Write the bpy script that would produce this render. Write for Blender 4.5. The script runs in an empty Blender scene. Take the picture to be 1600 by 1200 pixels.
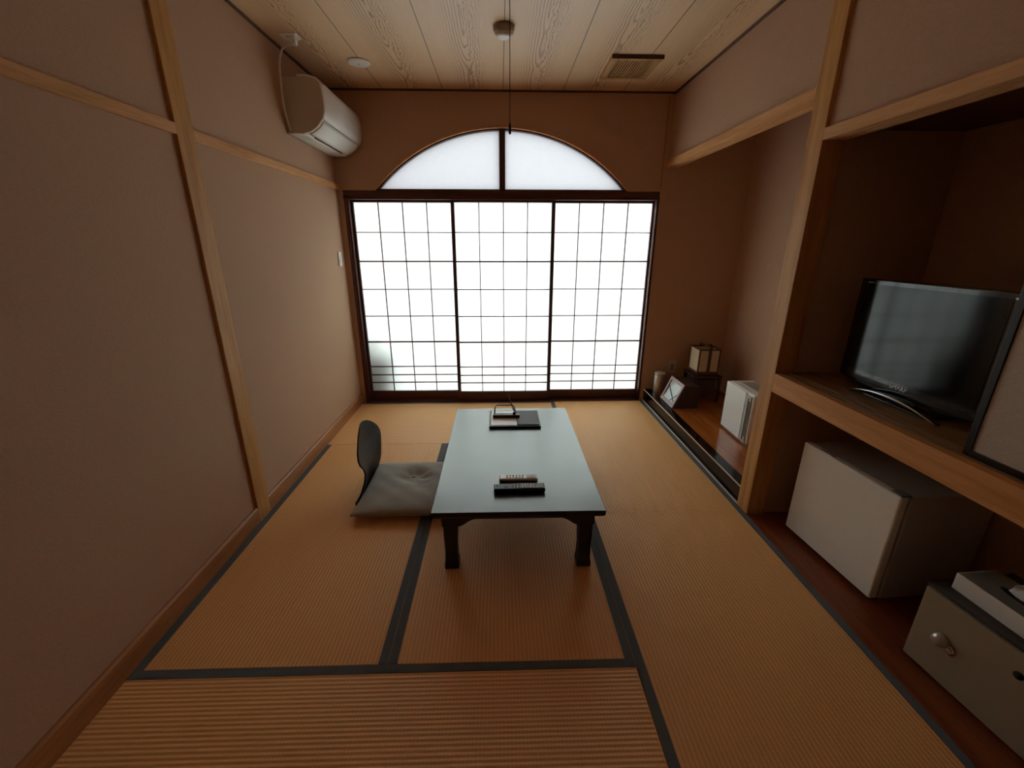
import bpy, bmesh, math, random
from mathutils import Vector, Matrix
random.seed(7)
S = bpy.context.scene
COL = S.collection
PI = math.pi

# ------------------------------------------------------------------ camera
cam_d = bpy.data.cameras.new('camera')
cam = bpy.data.objects.new('camera', cam_d)
COL.objects.link(cam)
S.camera = cam
F_PX, PITCH, YAW, ROLL = 664.15, .3181, .028, .0013
cam.location = (1.3181, -3.8579, 1.4488)
fw = Vector((math.sin(YAW) * math.cos(PITCH), math.cos(YAW) * math.cos(PITCH), -math.sin(PITCH)))
rt = Vector((math.cos(YAW), -math.sin(YAW), 0))
up = rt.cross(fw)
r2 = rt * math.cos(ROLL) + up * math.sin(ROLL)
u2 = -rt * math.sin(ROLL) + up * math.cos(ROLL)
cam.matrix_world = Matrix(((r2.x, u2.x, -fw.x, 1.3181), (r2.y, u2.y, -fw.y, -3.8579), (r2.z, u2.z, -fw.z, 1.4488), (0, 0, 0, 1)))
cam_d.sensor_width = 36
cam_d.lens = 36 * F_PX / 1600
cam_d.clip_start = .02

# ------------------------------------------------------------------ light, exposure
w = bpy.data.worlds.new('overcast_sky')
S.world = w
w.use_nodes = True
wb = w.node_tree.nodes['Background']
wb.inputs[0].default_value = (.97, 1, .985, 1)
wb.inputs[1].default_value = 5.2
S.view_settings.view_transform = 'Standard'
S.view_settings.look = 'None'
S.view_settings.gamma = 1
S.view_settings.use_curve_mapping = False
S.view_settings.exposure = 0
try:
    S.cycles.max_bounces = 14
    S.cycles.diffuse_bounces = 10
    S.cycles.transmission_bounces = 8
    S.cycles.glossy_bounces = 5
    S.cycles.sample_clamp_indirect = 4
    S.cycles.use_denoising = True
except Exception:
    pass

HC = 2.587          # ceiling height
YB = -4.5           # wall behind the photographer

# ------------------------------------------------------------------ materials
def sr(h):
    v = [int(h[i:i + 2], 16) / 255 for i in (0, 2, 4)]
    return tuple(x / 12.92 if x <= .04045 else ((x + .055) / 1.055) ** 2.4 for x in v) + (1,)

class NT:
    def __init__(s, name):
        s.m = bpy.data.materials.new(name); s.m.use_nodes = True
        s.t = s.m.node_tree; s.b = s.t.nodes['Principled BSDF']
    def n(s, kind, **kw):
        nd = s.t.nodes.new('ShaderNode' + kind)
        for k, v in kw.items():
            if k[0] == 'i' and k[1:].isdigit(): nd.inputs[int(k[1:])].default_value = v
            else: setattr(nd, k, v)
        return nd
    def l(s, a, b): s.t.links.new(a, b)
    def math(s, op, a, b=None, c=None):
        nd = s.n('Math', operation=op)
        for i, x in enumerate((a, b, c)):
            if x is None: continue
            if hasattr(x, 'links'): s.l(x, nd.inputs[i])
            else: nd.inputs[i].default_value = x
        return nd.outputs[0]
    def coord(s, scale=(1, 1, 1), rot=(0, 0, 0), loc=(0, 0, 0)):
        tc = s.n('TexCoord'); mp = s.n('Mapping')
        s.l(tc.outputs['Object'], mp.inputs[0])
        mp.inputs['Scale'].default_value = scale; mp.inputs['Rotation'].default_value = rot; mp.inputs['Location'].default_value = loc
        return mp.outputs[0]
    def noise(s, vec, scale, detail=3, rough=.5):
        nd = s.n('TexNoise'); s.l(vec, nd.inputs['Vector'])
        nd.inputs['Scale'].default_value = scale; nd.inputs['Detail'].default_value = detail; nd.inputs['Roughness'].default_value = rough
        return nd.outputs[0]
    def ramp(s, fac, stops):
        nd = s.n('ValToRGB'); s.l(fac, nd.inputs[0])
        e = nd.color_ramp.elements
        while len(e) < len(stops): e.new(.5)
        for x, (p, c) in zip(e, stops): x.position = p; x.color = c
        return nd.outputs[0]
    def mix(s, fac, a, b, blend='MIX'):
        nd = s.n('Mix', data_type='RGBA', blend_type=blend)
        for sock, x in ((nd.inputs['Factor'], fac), (nd.inputs[6], a), (nd.inputs[7], b)):
            if hasattr(x, 'links'): s.l(x, sock)
            else: sock.default_value = x
        return nd.outputs[2]
    def bump(s, h, strength=.3, dist=.002):
        nd = s.n('Bump'); s.l(h, nd.inputs['Height'])
        nd.inputs['Strength'].default_value = strength; nd.inputs['Distance'].default_value = dist
        s.l(nd.outputs[0], s.b.inputs['Normal'])
    def set(s, rough=.5, metal=0, spec=.5, coat=0):
        s.b.inputs['Roughness'].default_value = rough; s.b.inputs['Metallic'].default_value = metal
        s.b.inputs['Specular IOR Level'].default_value = spec; s.b.inputs['Coat Weight'].default_value = coat
    def col(s, c):
        if hasattr(c, 'links'): s.l(c, s.b.inputs['Base Color'])
        else: s.b.inputs['Base Color'].default_value = c

def plain(name, hexc, rough=.5, metal=0, spec=.5, coat=0, var=.06, bump=0, scale=40):
    t = NT(name); c = sr(hexc)
    d = tuple(x * (1 - var) for x in c[:3]) + (1,)
    nz = t.noise(t.coord(), scale)
    t.col(t.mix(nz, d, c)); t.set(rough, metal, spec, coat)
    if bump: t.bump(nz, bump, .001)
    return t.m

def wallpaper(name, hexc):
    t = NT(name); c = sr(hexc)
    v = t.coord((1, 1, 5))
    n1 = t.noise(v, 70, 4, .65)
    n2 = t.noise(t.coord(), 1.3, 2)
    a = t.mix(n1, tuple(x * .80 for x in c[:3]) + (1,), tuple(min(1, x * 1.2) for x in c[:3]) + (1,))
    t.col(t.mix(t.math('MULTIPLY', n2, .12), a, (0.1, .07, .05, 1)))
    t.set(.9, 0, .2)
    t.bump(n1, .6, .003)
    return t.m

def wood(name, light, dark, axis='Y', rough=.5, spec=.4, coat=0, freq=26, contrast=1.0):
    t = NT(name)
    rs = {'X': (.06, 1, 1), 'Y': (1, .06, 1), 'Z': (1, 1, .06)}[axis]
    v = t.coord(rs)
    n1 = t.noise(v, freq, 5, .6)
    n2 = t.noise(v, freq * 5, 3, .6)
    k = t.math('ADD', t.math('MULTIPLY', n1, .7), t.math('MULTIPLY', n2, .3))
    cr = t.ramp(k, [(.5 - .18 / contrast, sr(dark)), (.5 + .12 / contrast, sr(light))])
    t.col(cr); t.set(rough, 0, spec, coat); t.bump(n2, .12, .001)
    return t.m

def ceiling_wood(name):
    t = NT(name)
    tc = t.n('TexCoord'); sp = t.n('SeparateXYZ'); t.l(tc.outputs['Object'], sp.inputs[0])
    X, Y = sp.outputs[0], sp.outputs[1]
    W = .468
    px = t.math('DIVIDE', t.math('SUBTRACT', X, .417 - W), W)      # board coordinate
    idx = t.math('FLOOR', px)
    xl = t.math('MULTIPLY', t.math('SUBTRACT', t.math('FRACT', px), .5), W)
    # flat-sawn figure: slice through growth rings whose axis wanders under the board face
    cb = t.n('CombineXYZ'); t.l(t.math('MULTIPLY', idx, 7.3), cb.inputs[0]); t.l(t.math('MULTIPLY', Y, 1.0), cb.inputs[1])
    dn = t.noise(cb.outputs[0], 1.5, 2)
    cb2 = t.n('CombineXYZ'); t.l(t.math('ADD', t.math('MULTIPLY', idx, 3.1), t.math('MULTIPLY', xl, 22)), cb2.inputs[0]); t.l(t.math('MULTIPLY', Y, 9), cb2.inputs[1])
    wig = t.noise(cb2.outputs[0], 1.0, 4, .6)
    xs = t.math('ADD', xl, t.math('MULTIPLY', t.math('SUBTRACT', wig, .5), .035))
    d = t.math('ADD', t.math('MULTIPLY', dn, .42), t.math('MULTIPLY', Y, .16))
    r = t.math('SQRT', t.math('ADD', t.math('MULTIPLY', t.math('MULTIPLY', xs, xs), 1.0), t.math('MULTIPLY', t.math('MULTIPLY', d, d), .05)))
    ring = t.math('FRACT', t.math('ADD', t.math('MULTIPLY', r, 62), t.math('MULTIPLY', wig, 1.3)))
    line = t.math('POWER', t.math('ABSOLUTE', t.math('SUBTRACT', t.math('MULTIPLY', ring, 2), 1)), 3.2)
    ax = t.math('ABSOLUTE', xs)
    fade = t.n('MapRange'); t.l(ax, fade.inputs[0])
    fade.inputs[1].default_value = .05; fade.inputs[2].default_value = .13; fade.inputs[3].default_value = 1; fade.inputs[4].default_value = .10
    ln = t.math('MULTIPLY', line, fade.outputs[0])
    fine = t.noise(t.coord((1, .02, 1)), 220, 2)
    base = t.mix(fine, sr(CEIL_D), sr(CEIL_L))
    cbt = t.n('CombineXYZ'); t.l(t.math('MULTIPLY', idx, 1.37), cbt.inputs[0])
    tone = t.noise(cbt.outputs[0], 3.3, 0)
    base = t.mix(t.math('MULTIPLY', tone, .25), base, sr('8E6A42'))
    c = t.mix(t.math('MULTIPLY', ln, .85), base, sr('7A5230'))
    seam = t.math('LESS_THAN', t.math('ABSOLUTE', t.math('SUBTRACT', t.math('ABSOLUTE', xl), W / 2)), .0022)
    c = t.mix(seam, c, sr('3A2616'))
    t.col(c); t.set(.42, 0, .5)
    t.bump(t.math('MULTIPLY', seam, -1), .6, .004)
    return t.m

def rush(name, axis, light, dark):
    t = NT(name)
    tc = t.n('TexCoord'); sp = t.n('SeparateXYZ'); t.l(tc.outputs['Object'], sp.inputs[0])
    a, b = (sp.outputs[1], sp.outputs[0]) if axis == 'X' else (sp.outputs[0], sp.outputs[1])
    rib = t.math('SINE', t.math('MULTIPLY', a, 2 * PI / .0152))
    rib01 = t.math('ADD', t.math('MULTIPLY', rib, .5), .5)
    thr = t.math('SINE', t.math('MULTIPLY', b, 2 * PI / .012))
    nz = t.noise(t.coord((60, 400, 1) if axis == 'Y' else (400, 60, 1)), 1.0, 3, .7)
    big = t.noise(t.coord(), 1.7, 3)
    k = t.math('ADD', t.math('MULTIPLY', t.math('POWER', rib01, .6), .55), t.math('MULTIPLY', nz, .5))
    c = t.mix(k, sr(dark), sr(light))
    c = t.mix(t.math('MULTIPLY', big, .25), c, sr('D89650'))
    t.col(c); t.set(.55, 0, .45)
    t.bump(t.math('ADD', rib01, t.math('MULTIPLY', thr, .12)), .55, .0022)
    return t.m

CEIL_L, CEIL_D = 'F5D2A8', 'E6BC8E'
M = {}
M['wall'] = wallpaper('brown_woven_wallpaper', 'C6A186')
M['ceiling'] = ceiling_wood('flat_sawn_ceiling_boards')
M['post'] = wood('honey_cedar_post', 'CF9A5C', 'A56E38', 'Z', .6, .25)
M['rail'] = wood('pale_cedar_rail', 'DDA873', 'BE8550', 'Y', .6, .25)
M['railx'] = wood('dark_stained_frame_x', '5C3026', '431F19', 'X', .45, .4)
M['frame'] = wood('dark_stained_frame', '5C3026', '431F19', 'Z', .45, .4)
M['base'] = wood('reddish_skirting', 'B97E4E', '8E5530', 'Y', .4, .4)
M['molding'] = wood('dark_ceiling_moulding', '6A4630', '4E3122', 'Y', .5, .4)
M['kumiko'] = plain('red_lacquered_lattice', '5A2622', .6)
M['deck'] = wood('glossy_orange_boards', 'B4682C', '8A4317', 'Y', .16, .5, .5, 18)
M['floorwood'] = wood('red_brown_floorboards', '8E4A2A', '6A3018', 'Y', .35, .45)
M['shelf'] = wood('warm_cedar_shelf', 'DA9A5A', 'B8773C', 'Y', .6, .25)
M['shelf_top'] = wood('shelf_top_boards', 'A58055', '7A5836', 'Y', .3, .45)
M['blacklac'] = plain('black_lacquered_edge', '0B0909', .12, 0, .2, 0, .1)
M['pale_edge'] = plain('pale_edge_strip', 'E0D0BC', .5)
M['rushX'] = rush('woven_rush_across', 'X', 'FCC88A', 'E09A58')
M['rushY'] = rush('woven_rush_along', 'Y', 'FAC482', 'DC9450')
M['heri'] = plain('slate_cloth_border', '656A6C', .85, 0, .3, 0, .25, .4, 300)
M['table'] = None

# ------------------------------------------------------------------ mesh helpers
def bm_box(bm, x0, x1, y0, y1, z0, z1, mi=0, bev=0):
    vs = [bm.verts.new((x, y, z)) for x in (x0, x1) for y in (y0, y1) for z in (z0, z1)]
    fs = []
    for q in ((0, 1, 3, 2), (4, 6, 7, 5), (0, 4, 5, 1), (2, 3, 7, 6), (0, 2, 6, 4), (1, 5, 7, 3)):
        f = bm.faces.new([vs[i] for i in q]); f.material_index = mi; fs.append(f)
    if bev:
        es = list({e for f in fs for e in f.edges})
        bmesh.ops.bevel(bm, geom=es, offset=bev, segments=2, profile=.5, affect='EDGES')
    return fs

def bm_prism(bm, pts, axis, a0, a1, mi=0):
    """polygon pts (in the two other axes, xyz order) extruded along axis"""
    def mk(p, a):
        if axis == 'x': return (a, p[0], p[1])
        if axis == 'y': return (p[0], a, p[1])
        return (p[0], p[1], a)
    A = [bm.verts.new(mk(p, a0)) for p in pts]; B = [bm.verts.new(mk(p, a1)) for p in pts]
    n = len(pts)
    for f in [bm.faces.new(A), bm.faces.new(list(reversed(B)))] + [bm.faces.new((A[i], B[i], B[(i + 1) % n], A[(i + 1) % n])) for i in range(n)]:
        f.material_index = mi

def bm_lathe(bm, prof, c=(0, 0), seg=32, mi=0):
    rings = []
    for r, z in prof:
        if r < 1e-5: rings.append([bm.verts.new((c[0], c[1], z))])
        else: rings.append([bm.verts.new((c[0] + r * math.cos(2 * PI * i / seg), c[1] + r * math.sin(2 * PI * i / seg), z)) for i in range(seg)])
    for a, b in zip(rings, rings[1:]):
        for i in range(seg):
            j = (i + 1) % seg
            if len(a) == 1 and len(b) == 1: continue
            if len(a) == 1: f = bm.faces.new((a[0], b[i], b[j]))
            elif len(b) == 1: f = bm.faces.new((a[i], a[j], b[0]))
            else: f = bm.faces.new((a[i], a[j], b[j], b[i]))
            f.material_index = mi

def bm_tube(bm, pts, r, seg=10, mi=0):
    pts = [Vector(p) for p in pts]; rings = []; prev = None
    for i, p in enumerate(pts):
        d = (pts[min(i + 1, len(pts) - 1)] - pts[max(i - 1, 0)]).normalized()
        if prev is None:
            u = d.orthogonal().normalized()
        else:
            u = (prev - d * prev.dot(d)).normalized()
        prev = u; v = d.cross(u)
        rr = r[i] if isinstance(r, (list, tuple)) else r
        rings.append([bm.verts.new(p + (u * math.cos(2 * PI * k / seg) + v * math.sin(2 * PI * k / seg)) * rr) for k in range(seg)])
    for a, b in zip(rings, rings[1:]):
        for k in range(seg):
            bm.faces.new((a[k], a[(k + 1) % seg], b[(k + 1) % seg], b[k])).material_index = mi
    bm.faces.new(rings[0][::-1]); bm.faces.new(rings[-1])

def obj(name, bm, mats, parent=None, smooth=False, bevel=0, seg=2):
    bmesh.ops.recalc_face_normals(bm, faces=bm.faces)
    me = bpy.data.meshes.new(name); bm.to_mesh(me); bm.free()
    for m in (mats if isinstance(mats, (list, tuple)) else [mats]): me.materials.append(m)
    o = bpy.data.objects.new(name, me); COL.objects.link(o)
    if parent is not None:
        o.parent = parent
    if smooth:
        for p in me.polygons: p.use_smooth = True
    if bevel:
        b = o.modifiers.new('bevel', 'BEVEL'); b.width = bevel; b.segments = seg; b.limit_method = 'ANGLE'; b.angle_limit = .6
        b.harden_normals = False
    return o

def box(name, x0, x1, y0, y1, z0, z1, mat, parent=None, bevel=0):
    bm = bmesh.new(); bm_box(bm, x0, x1, y0, y1, z0, z1)
    return obj(name, bm, mat, parent, bevel=bevel)

def thing(name, label, cat, loc=(0, 0, 0), rz=0, group=None):
    o = bpy.data.objects.new(name, None); COL.objects.link(o)
    o.location = loc; o.rotation_euler = (0, 0, rz); o.empty_display_size = .1
    o['label'] = label; o['category'] = cat
    if group: o['group'] = group
    return o

def tag(o, label, cat, group=None):
    o['label'] = label; o['category'] = cat
    if group: o['group'] = group
    return o

def struct(o, label=None):
    o['kind'] = 'structure'
    if label: o['label'] = label
    return o

def sbox(name, *a, label=None, **k):
    return struct(box(name, *a, **k), label)

# ================================================================== STRUCTURE
# floor: sunken bed for the mats, board floor in the recesses and behind
bm = bmesh.new()
bm_box(bm, -.1, 2.7, -3.6, .12, -.10, -.036)
bm_box(bm, 2.7, 3.55, YB, .12, -.10, 0)
bm_box(bm, -.1, 2.7, YB, -3.6, -.10, 0)
struct(obj('floor', bm, M['floorwood']), 'red-brown wooden floorboards under the television shelf')

bm = bmesh.new(); bm_box(bm, -.1, 3.55, YB, .12, HC, HC + .06)
struct(obj('ceiling', bm, M['ceiling']), 'pale board ceiling with wavy flat-sawn grain')

XL = -.015
sbox('wall_left', XL - .12, XL, YB, .12, -.05, HC, mat=M['wall'], label='brown textured wall on the left')
sbox('wall_front', -.1, 3.55, YB - .1, YB, -.05, HC, mat=M['wall'], label='brown wall behind the camera')

# window wall, y = 0 .. .12, with the shoji opening and the arched opening above
AX, AZ, AR = 1.344, 2.332 - 1.421, 1.421      # arch circle
SX0, SX1, SZ0, SZ1 = .030, 2.655, -.002, 1.822
def arch_pts(r, z_base, n=40):
    a = math.acos(min(1, (z_base - AZ) / r))
    return [(AX + r * math.sin(-a + 2 * a * i / n), AZ + r * math.cos(-a + 2 * a * i / n)) for i in range(n + 1)]
bm = bmesh.new()
bm_box(bm, -.1, SX0, 0, .12, -.05, 1.868)
bm_box(bm, SX1, 3.55, 0, .12, -.05, 1.868)
bm_box(bm, SX0, SX1, 0, .12, -.05, SZ0 - .002)
outer = arch_pts(AR, 1.868)
x0a, x1a = outer[0][0], outer[-1][0]
pts = [(-.1, 1.868), (x0a, 1.868)] + outer[1:-1] + [(x1a, 1.868), (3.55, 1.868), (3.55, HC), (-.1, HC)]
# upper wall as a strip of quads above the arch
top = [(x, HC) for x, z in outer]
for yy in (0, .12):
    lo = [bm.verts.new((x, yy, z)) for x, z in outer]; hi = [bm.verts.new((x, yy, HC)) for x, z in outer]
    for i in range(len(outer) - 1): bm.faces.new((lo[i], lo[i + 1], hi[i + 1], hi[i]))
    if yy == 0: lo0 = [Vector(v.co) for v in lo]
for i in range(len(outer) - 1):
    a, b = outer[i], outer[i + 1]
    bm.faces.new([bm.verts.new(p) for p in ((a[0], 0, a[1]), (b[0], 0, b[1]), (b[0], .12, b[1]), (a[0], .12, a[1]))])
bm_box(bm, -.1, x0a, 0, .12, 1.868, HC)
bm_box(bm, x1a, 3.55, 0, .12, 1.868, HC)
struct(obj('wall_back', bm, M['wall']), 'brown textured wall around the arched window')

# right-hand wall: upper panels, alcove side, partition, recess back, blank end
bm = bmesh.new()
bm_box(bm, 2.718, 2.80, -1.75, 0, 2.10, HC)
bm_box(bm, 2.718, 2.80, -3.62, -1.83, 1.92, HC)
bm_box(bm, 2.718, 2.80, YB, -3.62, 0, HC)
struct(obj('wall_right', bm, M['wall']), 'brown textured wall panels above the right-hand recesses')
sbox('wall_alcove', 3.42, 3.54, -1.79, 0, 0, HC, mat=M['wall'], label='brown side wall inside the raised alcove')
sbox('wall_partition', 2.718, 3.42, -1.826, -1.76, 0, HC, mat=M['wall'], label='brown partition between alcove and television recess')
sbox('wall_recess', 3.34, 3.42, -3.62, -1.826, 0, HC, mat=M['wall'], label='brown rear wall of the television recess')
sbox('wall_recess_end', 2.80, 3.34, -3.70, -3.62, 0, HC, mat=M['wall'], label='near end wall of the television recess')
sbox('ceiling_recess', 2.80, 3.34, -3.62, -1.826, 1.915, 1.94, mat=M['molding'], label='low ceiling of the television recess')

# posts
sbox('trim_1', -.06, 0.0, -1.845, -1.735, 0, HC, mat=M['post'], bevel=.002, label='honey-coloured wooden post on the left wall')
sbox('trim_2', 2.70, 2.80, -1.845, -1.742, 0, HC, mat=M['post'], bevel=.002, label='honey-coloured wooden post between alcove and television recess')
# rails
sbox('trim_3', -.05, 0.0, -1.735, 0, 1.870, 1.915, mat=M['rail'], bevel=.001, label='pale rail on left wall beyond the post')
sbox('trim_4', -.05, 0.0, YB, -1.845, 1.875, 1.918, mat=M['rail'], bevel=.001, label='pale rail on left wall nearer than the post')
bm = bmesh.new()
bm_box(bm, 2.70, 2.745, -1.742, 0, 2.05, 2.10); bm_box(bm, 2.745, 2.752, -1.742, 0, 2.056, 2.10); bm_box(bm, 2.752, 2.80, -1.742, 0, 2.05, 2.10)
struct(obj('trim_5', bm, M['rail'], bevel=.001), 'pale lintel rail over the raised alcove')
bm = bmesh.new()
bm_box(bm, 2.70, 2.733, -3.62, -1.845, 1.872, 1.918)
for k in range(2):
    bm_box(bm, 2.733 + k * .026, 2.745 + k * .026, -3.62, -1.845, 1.882, 1.918)
    bm_box(bm, 2.745 + k * .026, 2.759 + k * .026, -3.62, -1.845, 1.872, 1.918)
bm_box(bm, 2.785, 2.80, -3.62, -1.845, 1.872, 1.918)
struct(obj('trim_6', bm, M['rail']), 'pale grooved rail over the television recess')
# skirting
for n, (a, b) in enumerate(((-1.735, 0), (YB, -1.845))):
    bm = bmesh.new()
    bm_prism(bm, [(-.03, -.03), (0, -.03), (0, .082), (-.008, .092), (-.03, .092)], 'y', a, b)
    struct(obj('baseboard_left' + ('' if n == 0 else '_near'), bm, M['base']), 'reddish wooden skirting board ' + ('beyond the left post' if n == 0 else 'nearer than the left post'))
# ceiling mouldings
sbox('trim_7', XL, XL + .012, YB, 0, HC - .014, HC, mat=M['molding'], bevel=.003, label='dark moulding along ceiling above left wall')
sbox('trim_8', 2.704, 2.718, YB, 0, HC - .014, HC, mat=M['molding'], bevel=.003, label='dark moulding along ceiling above right wall')
sbox('trim_9', XL + .012, 2.704, -.012, 0, HC - .014, HC, mat=M['molding'], bevel=.003, label='dark moulding along ceiling above window wall')
# corner strip at right end of window wall
sbox('trim_10', 2.664, 2.672, -.004, 0, 1.885, 2.555, mat=M['base'], label='thin vertical corner strip right of the arched window')

# shoji casing
bm = bmesh.new()
bm_box(bm, SX0, .052, -.004, .12, 0, 1.822); bm_box(bm, .052, .066, .004, .12, 0, 1.822)
struct(obj('trim_11', bm, M['frame'], bevel=.0015), 'dark left jamb of the sliding screens')
bm = bmesh.new()
bm_box(bm, 2.648, 2.668, -.004, .12, 0, 1.822)
struct(obj('trim_12', bm, M['frame'], bevel=.0015), 'dark right jamb of the sliding screens')
bm = bmesh.new()
bm_box(bm, SX0, 2.668, -.010, .12, 1.800, 1.822); bm_box(bm, SX0, 2.668, -.002, .12, 1.822, 1.868)
struct(obj('trim_13', bm, M['railx'], bevel=.0015), 'dark lintel over the sliding screens')
bm = bmesh.new(); bm_box(bm, SX0, 2.668, -.004, .12, -.034, .012)
struct(obj('trim_14', bm, M['railx'], bevel=.0015), 'dark sill under the sliding screens')

# paper
t = NT('translucent_shoji_paper')
tr = t.n('BsdfTranslucent'); df = t.n('BsdfDiffuse'); mx = t.n('MixShader')
nz = t.noise(t.coord((1, 1, 1)), 9, 5, .65)
c = t.mix(nz, (.80, .85, .84, 1), (.88, .92, .91, 1))
t.l(c, tr.inputs[0]); t.l(c, df.inputs[0])
mx.inputs[0].default_value = .25
t.l(tr.outputs[0], mx.inputs[1]); t.l(df.outputs[0], mx.inputs[2])
t.l(mx.outputs[0], t.t.nodes['Material Output'].inputs[0])
M['paper'] = t.m
t = NT('frosted_arch_glass')
tr = t.n('BsdfTranslucent'); gl = t.n('BsdfGlossy'); mx = t.n('MixShader')
nz = t.noise(t.coord(), 30, 3)
t.l(t.mix(nz, (.44, .445, .46, 1), (.47, .475, .49, 1)), tr.inputs[0]); gl.inputs['Roughness'].default_value = .4
mx.inputs[0].default_value = .04
t.l(tr.outputs[0], mx.inputs[1]); t.l(gl.outputs[0], mx.inputs[2])
t.l(mx.outputs[0], t.t.nodes['Material Output'].inputs[0])
M['frost'] = t.m

# three sliding shoji screens
HZ = [(1.543, .0022), (1.302, .0042), (1.061, .0022), (.820, .0022), (.580, .0042), (.341, .0022), (.259, .0022), (.183, .0022)]
def shoji(n, x0, x1, s0, s1, y, label):
    r = thing('door_%d' % n, label, 'sliding screen', (0, 0, 0))
    del r['category']; r['kind'] = 'structure'
    ins0, ins1 = x0 + s0, x1 - s1
    zb, zt = .098, 1.781
    box('stile', x0, ins0, y, y + .028, .012, 1.80, M['frame'], r, .001)
    box('stile', ins1, x1, y, y + .028, .012, 1.80, M['frame'], r, .001)
    box('top_rail', ins0, ins1, y, y + .028, zt, 1.80, M['railx'], r, .001)
    box('bottom_rail', ins0, ins1, y, y + .028, .012, zb, M['railx'], r, .001)
    bm = bmesh.new()
    wv = (ins1 - ins0) / 4
    for k in range(1, 4): bm_box(bm, ins0 + k * wv - .0040, ins0 + k * wv + .0040, y + .006, y + .020, zb, zt)
    for z, h in HZ: bm_box(bm, ins0, ins1, y + .005, y + .0195, z - h * 1.25 - .0012, z + h * 1.25 + .0012)
    obj('lattice', bm, M['kumiko'], r)
    box('paper', ins0, ins1, y + .0205, y + .0215, zb, zt, M['paper'], r)
    return r
shoji(1, .066, .934, .020, .030, .052, 'white paper sliding screen nearest the left wall')
shoji(3, 1.767, 2.648, .028, .012, .052, 'white paper sliding screen nearest the alcove')
shoji(2, .909, 1.794, .028, .030, .016, 'middle white paper sliding screen with dark lattice')

# arched window
aw = thing('window_1', 'arched frosted window divided by a central mullion', 'window'); del aw['category']; aw['kind'] = 'structure'
def arch_band(bm, r0, r1, y0, y1, zb):
    A, B = arch_pts(r0, zb), arch_pts(r1, zb)
    n = len(A)
    vs = [[bm.verts.new((p[0], y, p[1])) for p in P] for P in (A, B) for y in (y0, y1)]
    for i in range(n - 1):
        for a, b in ((0, 1), (2, 3), (0, 2), (1, 3)):
            bm.faces.new((vs[a][i], vs[a][i + 1], vs[b][i + 1], vs[b][i]))
    for i in (0, n - 1): bm.faces.new((vs[0][i], vs[1][i], vs[3][i], vs[2][i]))
bm = bmesh.new(); arch_band(bm, AR - .014, AR, .022, .10, 1.868)
obj('arch_frame', bm, M['frame'], aw)
bm = bmesh.new(); arch_band(bm, AR - .004, AR + .006, -.012, .022, 1.868)
obj('arch_bead', bm, M['rail'], aw)
bm = bmesh.new(); bm_box(bm, AX - .024, AX + .024, .004, .10, 1.868, AZ + AR - .014)
obj('mullion', bm, M['frame'], aw, bevel=.002)
bm = bmesh.new(); bm_box(bm, x0a + .004, x1a - .004, .004, .10, 1.868, 1.880)
obj('bottom_rail', bm, M['railx'], aw)
for sgn in (-1, 1):
    P = arch_pts(AR - .010, 1.876)
    Q = [p for p in P if (p[0] - AX) * sgn > .022]
    zc = AZ + math.sqrt((AR - .010) ** 2 - .02 ** 2)
    if sgn < 0: poly = [(AX - .02, 1.876)] + Q + [(AX - .02, zc)]
    else: poly = [(AX + .02, zc)] + Q + [(AX + .02, 1.876)]
    bm = bmesh.new(); bm_prism(bm, poly, 'y', .060, .064)
    obj('pane', bm, M['frost'], aw)

# outside, seen only as light and shade on the paper: balcony slab, with a side wall and planter added to shade the left screen
M['concrete'] = plain('pale_concrete', 'C8C8C4', .9)
sbox('floor_balcony', -1.0, 4.2, .13, 1.6, -.2, -.06, mat=M['concrete'], label='pale balcony slab outside the screens')
sbox('wall_balcony_shade', -.75, -.55, .13, 1.9, -.2, 2.7, mat=M['concrete'], label='added unseen side wall outside, shading the left screen')  # added out of view to darken the left shoji screen
M['dark_plastic'] = plain('dark_green_planter', '3C443A', .7)

# ================================================================== TATAMI
H = .9; HW = .033
def mat_(x0, x1, y0, y1, along, borders, label):
    g = .0012
    cx, cy = (x0 + x1) / 2, (y0 + y1) / 2
    r = thing('tatami_mat', label, 'tatami mat', (cx, cy, -.034), 0, 'tatami mats on the floor')
    bm = bmesh.new(); bm_box(bm, x0 + g - cx, x1 - g - cx, y0 + g - cy, y1 - g - cy, 0, .034)
    obj('woven_surface', bm, M['rush' + along], r, bevel=.0018)
    for b in borders:
        X0, X1, Y0, Y1 = x0 + g, x1 - g, y0 + g, y1 - g
        if b == 'L': X1 = X0 + HW
        if b == 'R': X0 = X1 - HW
        if b == 'N': Y0 = Y1 - HW
        if b == 'S': Y1 = Y0 + HW
        bm = bmesh.new(); bm_box(bm, X0 - cx, X1 - cx, Y0 - cy, Y1 - cy, .0335, .0352)
        o = obj('cloth_border', bm, M['heri'], r)
    return r
mat_(0, 2 * H, -H, -.004, 'X', 'N', 'crosswise tatami mat against the screens, left of the table head')
mat_(0, H, -3 * H, -H, 'Y', 'LR', 'lengthwise tatami mat beside the left wall, under the floor cushion')
mat_(H, 2 * H, -3 * H, -H, 'Y', 'LR', 'lengthwise tatami mat in the middle, under the low table')
mat_(0, 2 * H, -4 * H, -3 * H, 'X', 'NS', 'crosswise tatami mat in the near left foreground')
mat_(2 * H, 3 * H, -2 * H, -.004, 'Y', 'LR', 'lengthwise tatami mat beside the raised alcove')
mat_(2 * H, 3 * H, -4 * H, -2 * H, 'Y', 'LR', 'lengthwise tatami mat in the near right, beside the white refrigerator')

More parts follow.
